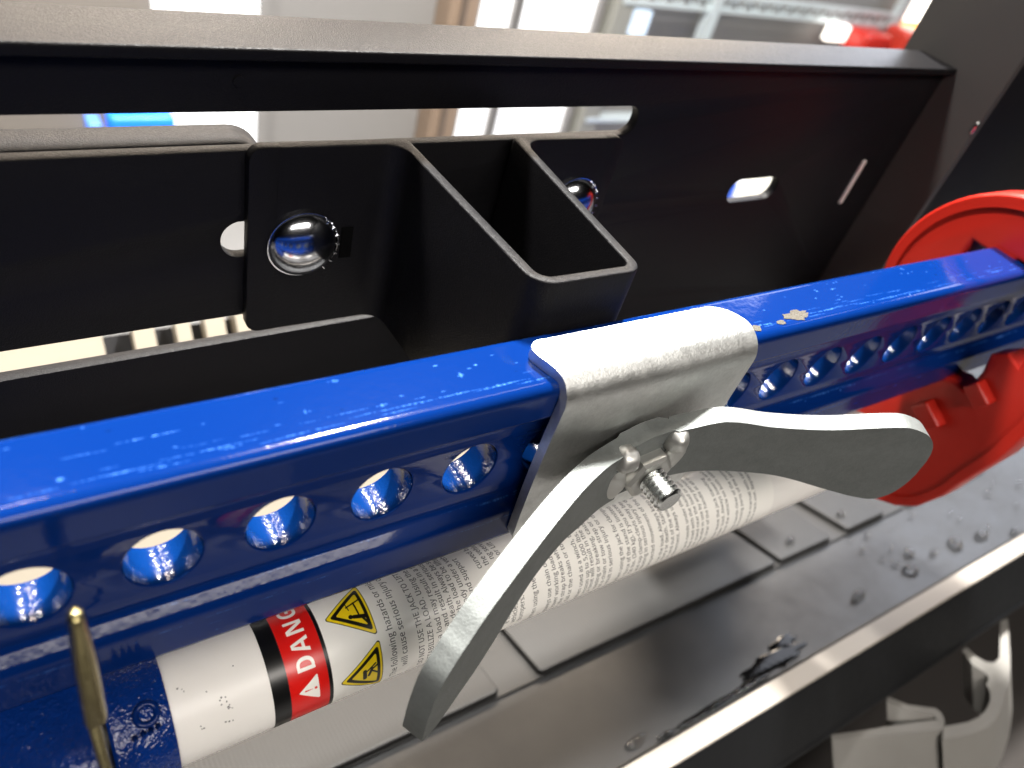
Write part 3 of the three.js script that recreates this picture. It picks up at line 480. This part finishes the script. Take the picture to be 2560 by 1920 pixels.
// water on the bumper
{
  const water = new THREE.MeshPhysicalMaterial({ color: 0xffffff, roughness: 0.02, transmission: 1, thickness: 0.003, ior: 1.33 });
  const nrm = V(0, 1, -0.364).normalize(), rot = new THREE.Quaternion().setFromUnitVectors(V(0, 1, 0), nrm);
  const dropG = seed => { const r = rng(seed), s = new THREE.SphereGeometry(1, 28, 12, 0, Math.PI * 2, 0, Math.PI / 2), p = s.attributes.position, a1 = r() * 6, a2 = r() * 6; for (let i = 0; i < p.count; i++) { const a = Math.atan2(p.getZ(i), p.getX(i)), k = 1 + 0.16 * Math.sin(2 * a + a1) + 0.08 * Math.sin(3 * a + a2); p.setX(i, p.getX(i) * k); p.setZ(i, p.getZ(i) * k); } s.computeVertexNormals(); return s; };
  const D = [[0.6353, -0.0807, 0.0068, 'largest of the water drops on the bumper near its pale edge'], [0.5652, -0.0804, 0.0062, 'large round water drop on the bumper, left one of a close pair'], [0.5867, -0.0936, 0.0045, 'water drop on the bumper just above a larger one'], [0.497, -0.083, 0.0062, 'long water drop alone on the bumper above the dark wet patch'], [0.6696, -0.076, 0.0050, 'elongated water drop near the right edge of the frame'], [0.7041, -0.0646, 0.0042, 'water drop beside the pale bumper edge at the far right'], [0.5782, -0.1530, 0.0040, 'bright water drop on the corner of the last tread pad'], [0.5032, -0.1500, 0.0045, 'bright water drop on the corner of the small tread pad'], [0.2571, -0.073, 0.0058, 'long water drop at the bottom of the picture'], [0.6052, -0.0834, 0.0036, 'small water drop joined to the largest drop']];
  D.forEach(([x, z, r, label], i) => {
    const w = -z, y = slope(w) - (i === 6 || i === 7 ? -0.001 : 0.0045), t = thing('water_drop', label, 'water drop', [x, y, z], 'water drops on the bumper');
    const g = dropG(i + 3); g.scale(r * (i === 3 || i === 8 || i === 4 ? 1.5 : 1.1), r * 0.55, r * (i === 3 || i === 8 ? 0.55 : 0.8)); g.applyQuaternion(rot); g.translate(x, y, z); const m = part('water', g, water, t);
  });
  const r = rng(91), list = [];
  for (let k = 0; k < 16; k++) { const q = r(), x = 0.55 + 0.3 * r(), z = -0.07 - 0.06 * r(); const s = 0.0012 + 0.002 * r() * r(); const g = dropG(200 + k); g.scale(s, s * 0.5, s); g.applyQuaternion(rot); g.translate(x, slope(-z) - 0.0043, z); list.push(g); }
  for (let k = 0; k < 46; k++) { const q = r(), x = 0.27 + 0.10 * q, z = -0.0668 - 0.0012 * r(); const s = 0.0011 + 0.0016 * r(); const g = dropG(300 + k); g.scale(s, s * 0.6, s); g.applyQuaternion(rot); g.translate(x, slope(-z) - 0.0042, z); list.push(g); }
  const g = mergeGeometries(list); g.translate(-0.38, 0.43, 0.07); const m = new THREE.Mesh(g, water); m.name = 'water_spots'; m.position.set(0.38, -0.43 + H, -0.07); m.userData = { kind: 'stuff', label: 'fine beads and smears of water on the black bumper', category: 'water' }; scene.add(m);
}
// the dark wet patch by the edge
{
  const t = thing('wet_patch', 'dark shiny wet patch on the bumper beside its pale edge', 'puddle', [0.385, slope(0.073) - 0.004, -0.073]);
  const wet = new THREE.MeshPhysicalMaterial({ color: col(0.002, 0.002, 0.0022), roughness: 0.05, specularIntensity: 0.3, bumpMap: peelBump, bumpScale: 0.00006 }), r = rng(17);
  const blob = (cx, cz, rx, rz, n, jag) => { const p = []; for (let k = 0; k < n; k++) { const a = k / n * Math.PI * 2, q = 1 - jag + 2 * jag * r(); p.push([rx * q * Math.cos(a), rz * q * Math.sin(a)]); } const g = new THREE.ExtrudeGeometry(shapeOf(p), { depth: 0.0002, bevelEnabled: true, bevelThickness: 0.0002, bevelSize: 0.0004, bevelSegments: 2 }); g.rotateX(-Math.PI / 2); g.rotateX(-Math.atan(0.364)); g.translate(cx, slope(-cz) - 0.0042, cz); return g; };
  part('puddle', merge([blob(0.384, -0.0735, 0.030, 0.0062, 34, 0.28), blob(0.352, -0.0688, 0.010, 0.0016, 14, 0.3), blob(0.405, -0.081, 0.012, 0.004, 16, 0.35), blob(0.318, -0.0682, 0.030, 0.0013, 26, 0.3)], 0.6), wet, t);
}
// cast bracket hanging under the bumper edge
{
  const t = thing('cast_hook', 'pale cast metal hook bracket under the bumper edge at lower right', 'bracket', [0.45, -0.54, 0]);
  // outline given as view rays met by the level y = -0.475
  const XW = [0.8308, -0.1912, 0.5227], YW = [0.2404, -0.7237, -0.6469], ZW = [0.502, 0.6631, -0.5553];
  const P = (u, v) => { const d = [1960 + u / 3.687 - 1280, 1470 + v / 3.687 - 960, 1900], dot = q => d[0] * q[0] + d[1] * q[1] + d[2] * q[2], r = [dot(XW), dot(YW), dot(ZW)], k = -0.475 / r[1]; return [r[0] * k, r[2] * k]; };
  const D = V(-0.10, -0.735, 0.67);
  const prism = (px, h, drop = 0) => { const pl = px.map(q => P(...q)), n = pl.length, pos = [], idx = []; for (const k of [drop, h]) for (const [x, z] of pl) pos.push(x + D.x * k, -0.475 + D.y * k, z + D.z * k);
    for (const tr of THREE.ShapeUtils.triangulateShape(pl.map(q => new THREE.Vector2(...q)), [])) { idx.push(tr[0], tr[1], tr[2]); idx.push(n + tr[0], n + tr[2], n + tr[1]); } for (let i = 0; i < n; i++) { const j = (i + 1) % n; idx.push(i, n + i, j, j, n + i, n + j); }
    const g = new THREE.BufferGeometry(); g.setAttribute('position', new THREE.Float32BufferAttribute(pos, 3)); g.setIndex(idx); return orient(g); };
  part('hook_arm', merge([prism([[1455, 1390], [1600, 1375], [1750, 1335], [1860, 1290], [1935, 1230], [1990, 1130], [2020, 1040], [2050, 950], [2070, 850], [2085, 700], [2080, 560], [2062, 280], [1995, 305], [1985, 640], [1930, 690], [1860, 680], [1770, 630], [1680, 545], [1640, 575], [1730, 700], [1850, 780], [1890, 830], [1865, 890], [1900, 960], [1900, 1040], [1860, 1125], [1790, 1190], [1700, 1232], [1590, 1255], [1470, 1275]], 0.038)], 0.5), castAlu, t);
  part('front_wall', merge([prism([[430, 1352], [560, 1335], [1390, 1212], [1440, 1225], [1470, 1262], [1455, 1302], [480, 1398], [440, 1385]], 0.075)], 0.5), castAlu, t);
  part('back_wall', merge([prism([[955, 1000], [1150, 1075], [1400, 1108], [1450, 1150], [1478, 1215], [1472, 1258], [1400, 1208], [1380, 1165], [1130, 1125], [945, 1050]], 0.05)], 0.5), castAlu, t);
  part('cup_floor', merge([prism([[440, 1350], [955, 1010], [1150, 1085], [1400, 1118], [1460, 1250]], 0.05, 0.018)], 0.5), castAlu, t);
}
// painted body of the vehicle seen through the holes and slots
{
  const t = thing('vehicle_body', 'cream painted vehicle body panel glimpsed through the slots and bar holes', 'vehicle', [0.1, -1.2, -0.4]);
  const sl = w => -0.55 + 1.136 * (w - 0.30), slab = (x0, x1, w0, w1, t = 0.02, lift = 0) => crease(sweepX([[-w0, sl(w0) + lift], [-w1, sl(w1) + lift], [-w1 - t, sl(w1) - t + lift], [-w0 - t, sl(w0) - t + lift]], x0, x1));
  part('lower_panel', slab(-0.6, 0.56, 0.28, 0.405), creamPaint, t);
  part('upper_panel', slab(-0.6, 0.045, 0.409, 0.465), creamPaint, t);
  part('recess', slab(0.045, 0.6, 0.405, 0.465, 0.02, -0.03), smoothBlack, t);
  for (const [a, b] of [[0.064, 0.078], [0.092, 0.102], [0.112, 0.126]]) part('grille_bar', slab(a, b, 0.409, 0.465, 0.012), creamPaint, t);
  part('side_panel', slab(0.134, 0.6, 0.409, 0.465), creamPaint, t);
  part('bumper_skirt', crease(box(-0.6, 1.6, -1.15, -0.63, -0.30, 0.16, 0.02)), new THREE.MeshStandardMaterial({ color: col(0.03, 0.026, 0.024), roughness: 0.7 }), t);
}

// ---------------------------------------------------------------- what lies behind: floor, wall, window, shelf
struct('floor', boxUV(box(-6, 9, -1.27, -1.25, -3.2, 7)), new THREE.MeshStandardMaterial({ color: col(0.24, 0.235, 0.23), roughness: 0.6, bumpMap: tex(plasticField, 512, 1.2), bumpScale: 0.001 }));
const wallM = new THREE.MeshStandardMaterial({ color: col(0.27, 0.262, 0.256), roughness: 0.9 });
struct('back_wall', boxUV(box(-3, 7, -1.25, 0.3, -2.25, -2.05)), wallM);
{
  const glow = k => new THREE.MeshStandardMaterial({ color: 0xffffff, emissive: 0xf2f7ff, emissiveIntensity: k, roughness: 0.4 });
  const win = (x0, x1, y0, y1, label, k) => { const t = thing('bright_window', label, 'window', [(x0 + x1) / 2, y0, -2.04]); part('pane', crease(box(x0, x1, y0, y1, -2.05, -2.035)), glow(k), t); part('frame', merge([box(x0 - 0.02, x0, y0, y1, -2.05, -2.015), box(x1, x1 + 0.02, y0, y1, -2.05, -2.015), box(x0 - 0.02, x1 + 0.02, y0 - 0.02, y0, -2.05, -2.015)]), wallM, t); };
  win(0.40, 0.66, -1.15, 0.28, 'tall bright window seen above the rail near its left end', 0.95);
  win(1.30, 1.42, -1.15, 0.28, 'narrow bright window just right of the brown post', 0.9);
  win(1.45, 1.74, -1.15, 0.28, 'wide bright window right of the brown post', 0.75);
  const p = thing('brown_post', 'brown wooden door post against the pale wall behind', 'post', [1.22, -1.25, -2.0]); part('post', crease(box(1.17, 1.26, -1.25, 0.3, -2.05, -1.96, 0.006)), new THREE.MeshStandardMaterial({ color: col(0.3, 0.22, 0.16), roughness: 0.6 }), p); part('edge_strip', crease(box(1.20, 1.215, -1.25, 0.3, -1.96, -1.95)), new THREE.MeshStandardMaterial({ color: col(0.13, 0.1, 0.08), roughness: 0.6 }), p);
  const g = thing('grey_post', 'slim grey-green post right of the windows behind', 'post', [1.82, -1.25, -2.0]); part('post', crease(box(1.78, 1.86, -1.25, 0.3, -2.05, -1.98, 0.006)), new THREE.MeshStandardMaterial({ color: col(0.3, 0.3, 0.27), roughness: 0.6 }), g);
  const s = thing('wire_shelf', 'white wire shelf rack standing against the back wall', 'shelf', [2.5, -1.25, -1.95]); const wm = new THREE.MeshStandardMaterial({ color: col(0.7, 0.78, 0.8), roughness: 0.35, metalness: 0.3 });
  for (const x of [2.21, 3.3]) part('upright', crease(box(x - 0.02, x + 0.02, -1.25, 0.4, -2.0, -1.96)), wm, s);
  for (const y of [-0.555, -0.6, -1.0]) part('shelf_edge', crease(box(1.8, 3.3, y - 0.007, y + 0.007, -1.99, -1.975)), wm, s);
  for (const y of [-0.56, -1.0]) for (let k = 0; k < 3; k++) part('wire', crease(box(1.8, 3.3, y - 0.004, y + 0.004, -2.03 + k * 0.012, -2.025 + k * 0.012)), wm, s);
  for (let k = 0; k < 38; k++) { const x = 1.82 + k * 0.039, g = new THREE.BoxGeometry(0.007, 0.06, 0.005); g.rotateZ(k % 2 ? 0.7 : -0.7); g.translate(x, -0.578, -1.982); part('zigzag_wire', crease(g), wm, s); }
  const bx = (n, label, cat, x0, x1, y0, y1, z0, z1, c, em) => { const t = thing(n, label, cat, [(x0 + x1) / 2, y0, (z0 + z1) / 2]); const m = em ? new THREE.MeshStandardMaterial({ color: c, emissive: em[0], emissiveIntensity: em[1], roughness: 0.4 }) : new THREE.MeshPhysicalMaterial({ color: c, roughness: 0.3 }); part('case', crease(box(x0, x1, y0, y1, z0, z1, Math.min(x1 - x0, y1 - y0, z1 - z0) * 0.2)), m, t); return t; };
  bx('lit_panel', 'small bright blue-white panel on the wall left of the shelf', 'panel', 1.90, 1.99, -0.72, -0.64, -2.05, -2.03, col(0.8, 0.9, 1), [0xd8ecff, 1.1]);
  bx('red_case', 'red case under the wire shelf near the right end of the rail', 'case', 2.98, 3.16, -0.78, -0.60, -1.97, -1.85, col(0.55, 0.03, 0.02));
  bx('red_canister', 'red canister right of the red case in the background', 'canister', 3.24, 3.40, -0.80, -0.58, -1.97, -1.85, col(0.6, 0.05, 0.03));
  bx('bright_lamp', 'glaring white lamp at the top right of the background', 'lamp', 3.40, 3.72, -0.58, -0.35, -2.05, -2.0, col(1, 1, 1), [0xfff6e8, 3.5]);
  bx('bright_lamp', 'small glaring white lamp beside the red case in the background', 'lamp', 2.84, 2.96, -0.66, -0.60, -1.96, -1.93, col(1, 1, 1), [0xfff6e8, 2.5]);
  bx('orange_lamp', 'orange glowing marker lamp below the glaring white lamp', 'lamp', 3.46, 3.74, -0.70, -0.60, -2.05, -2.0, col(1, 0.5, 0.05), [0xffa020, 1.2]);
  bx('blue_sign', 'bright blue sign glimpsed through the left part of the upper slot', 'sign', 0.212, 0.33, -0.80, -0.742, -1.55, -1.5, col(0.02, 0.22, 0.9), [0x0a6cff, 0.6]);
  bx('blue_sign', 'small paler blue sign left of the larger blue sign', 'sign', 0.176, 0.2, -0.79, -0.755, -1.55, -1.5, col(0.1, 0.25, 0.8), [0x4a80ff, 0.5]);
  bx('grey_cabinet', 'grey brown cabinet behind the left part of the upper slot', 'cabinet', -0.05, 0.32, -1.25, -0.5, -1.75, -1.57, col(0.22, 0.2, 0.18));
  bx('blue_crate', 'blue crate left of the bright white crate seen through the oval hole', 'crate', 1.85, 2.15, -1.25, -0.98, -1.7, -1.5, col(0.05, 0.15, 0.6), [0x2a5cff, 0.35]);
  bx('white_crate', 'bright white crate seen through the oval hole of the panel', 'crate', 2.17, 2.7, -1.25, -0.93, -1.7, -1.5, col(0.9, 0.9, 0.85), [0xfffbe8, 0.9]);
}
renderer.render(scene, camera);
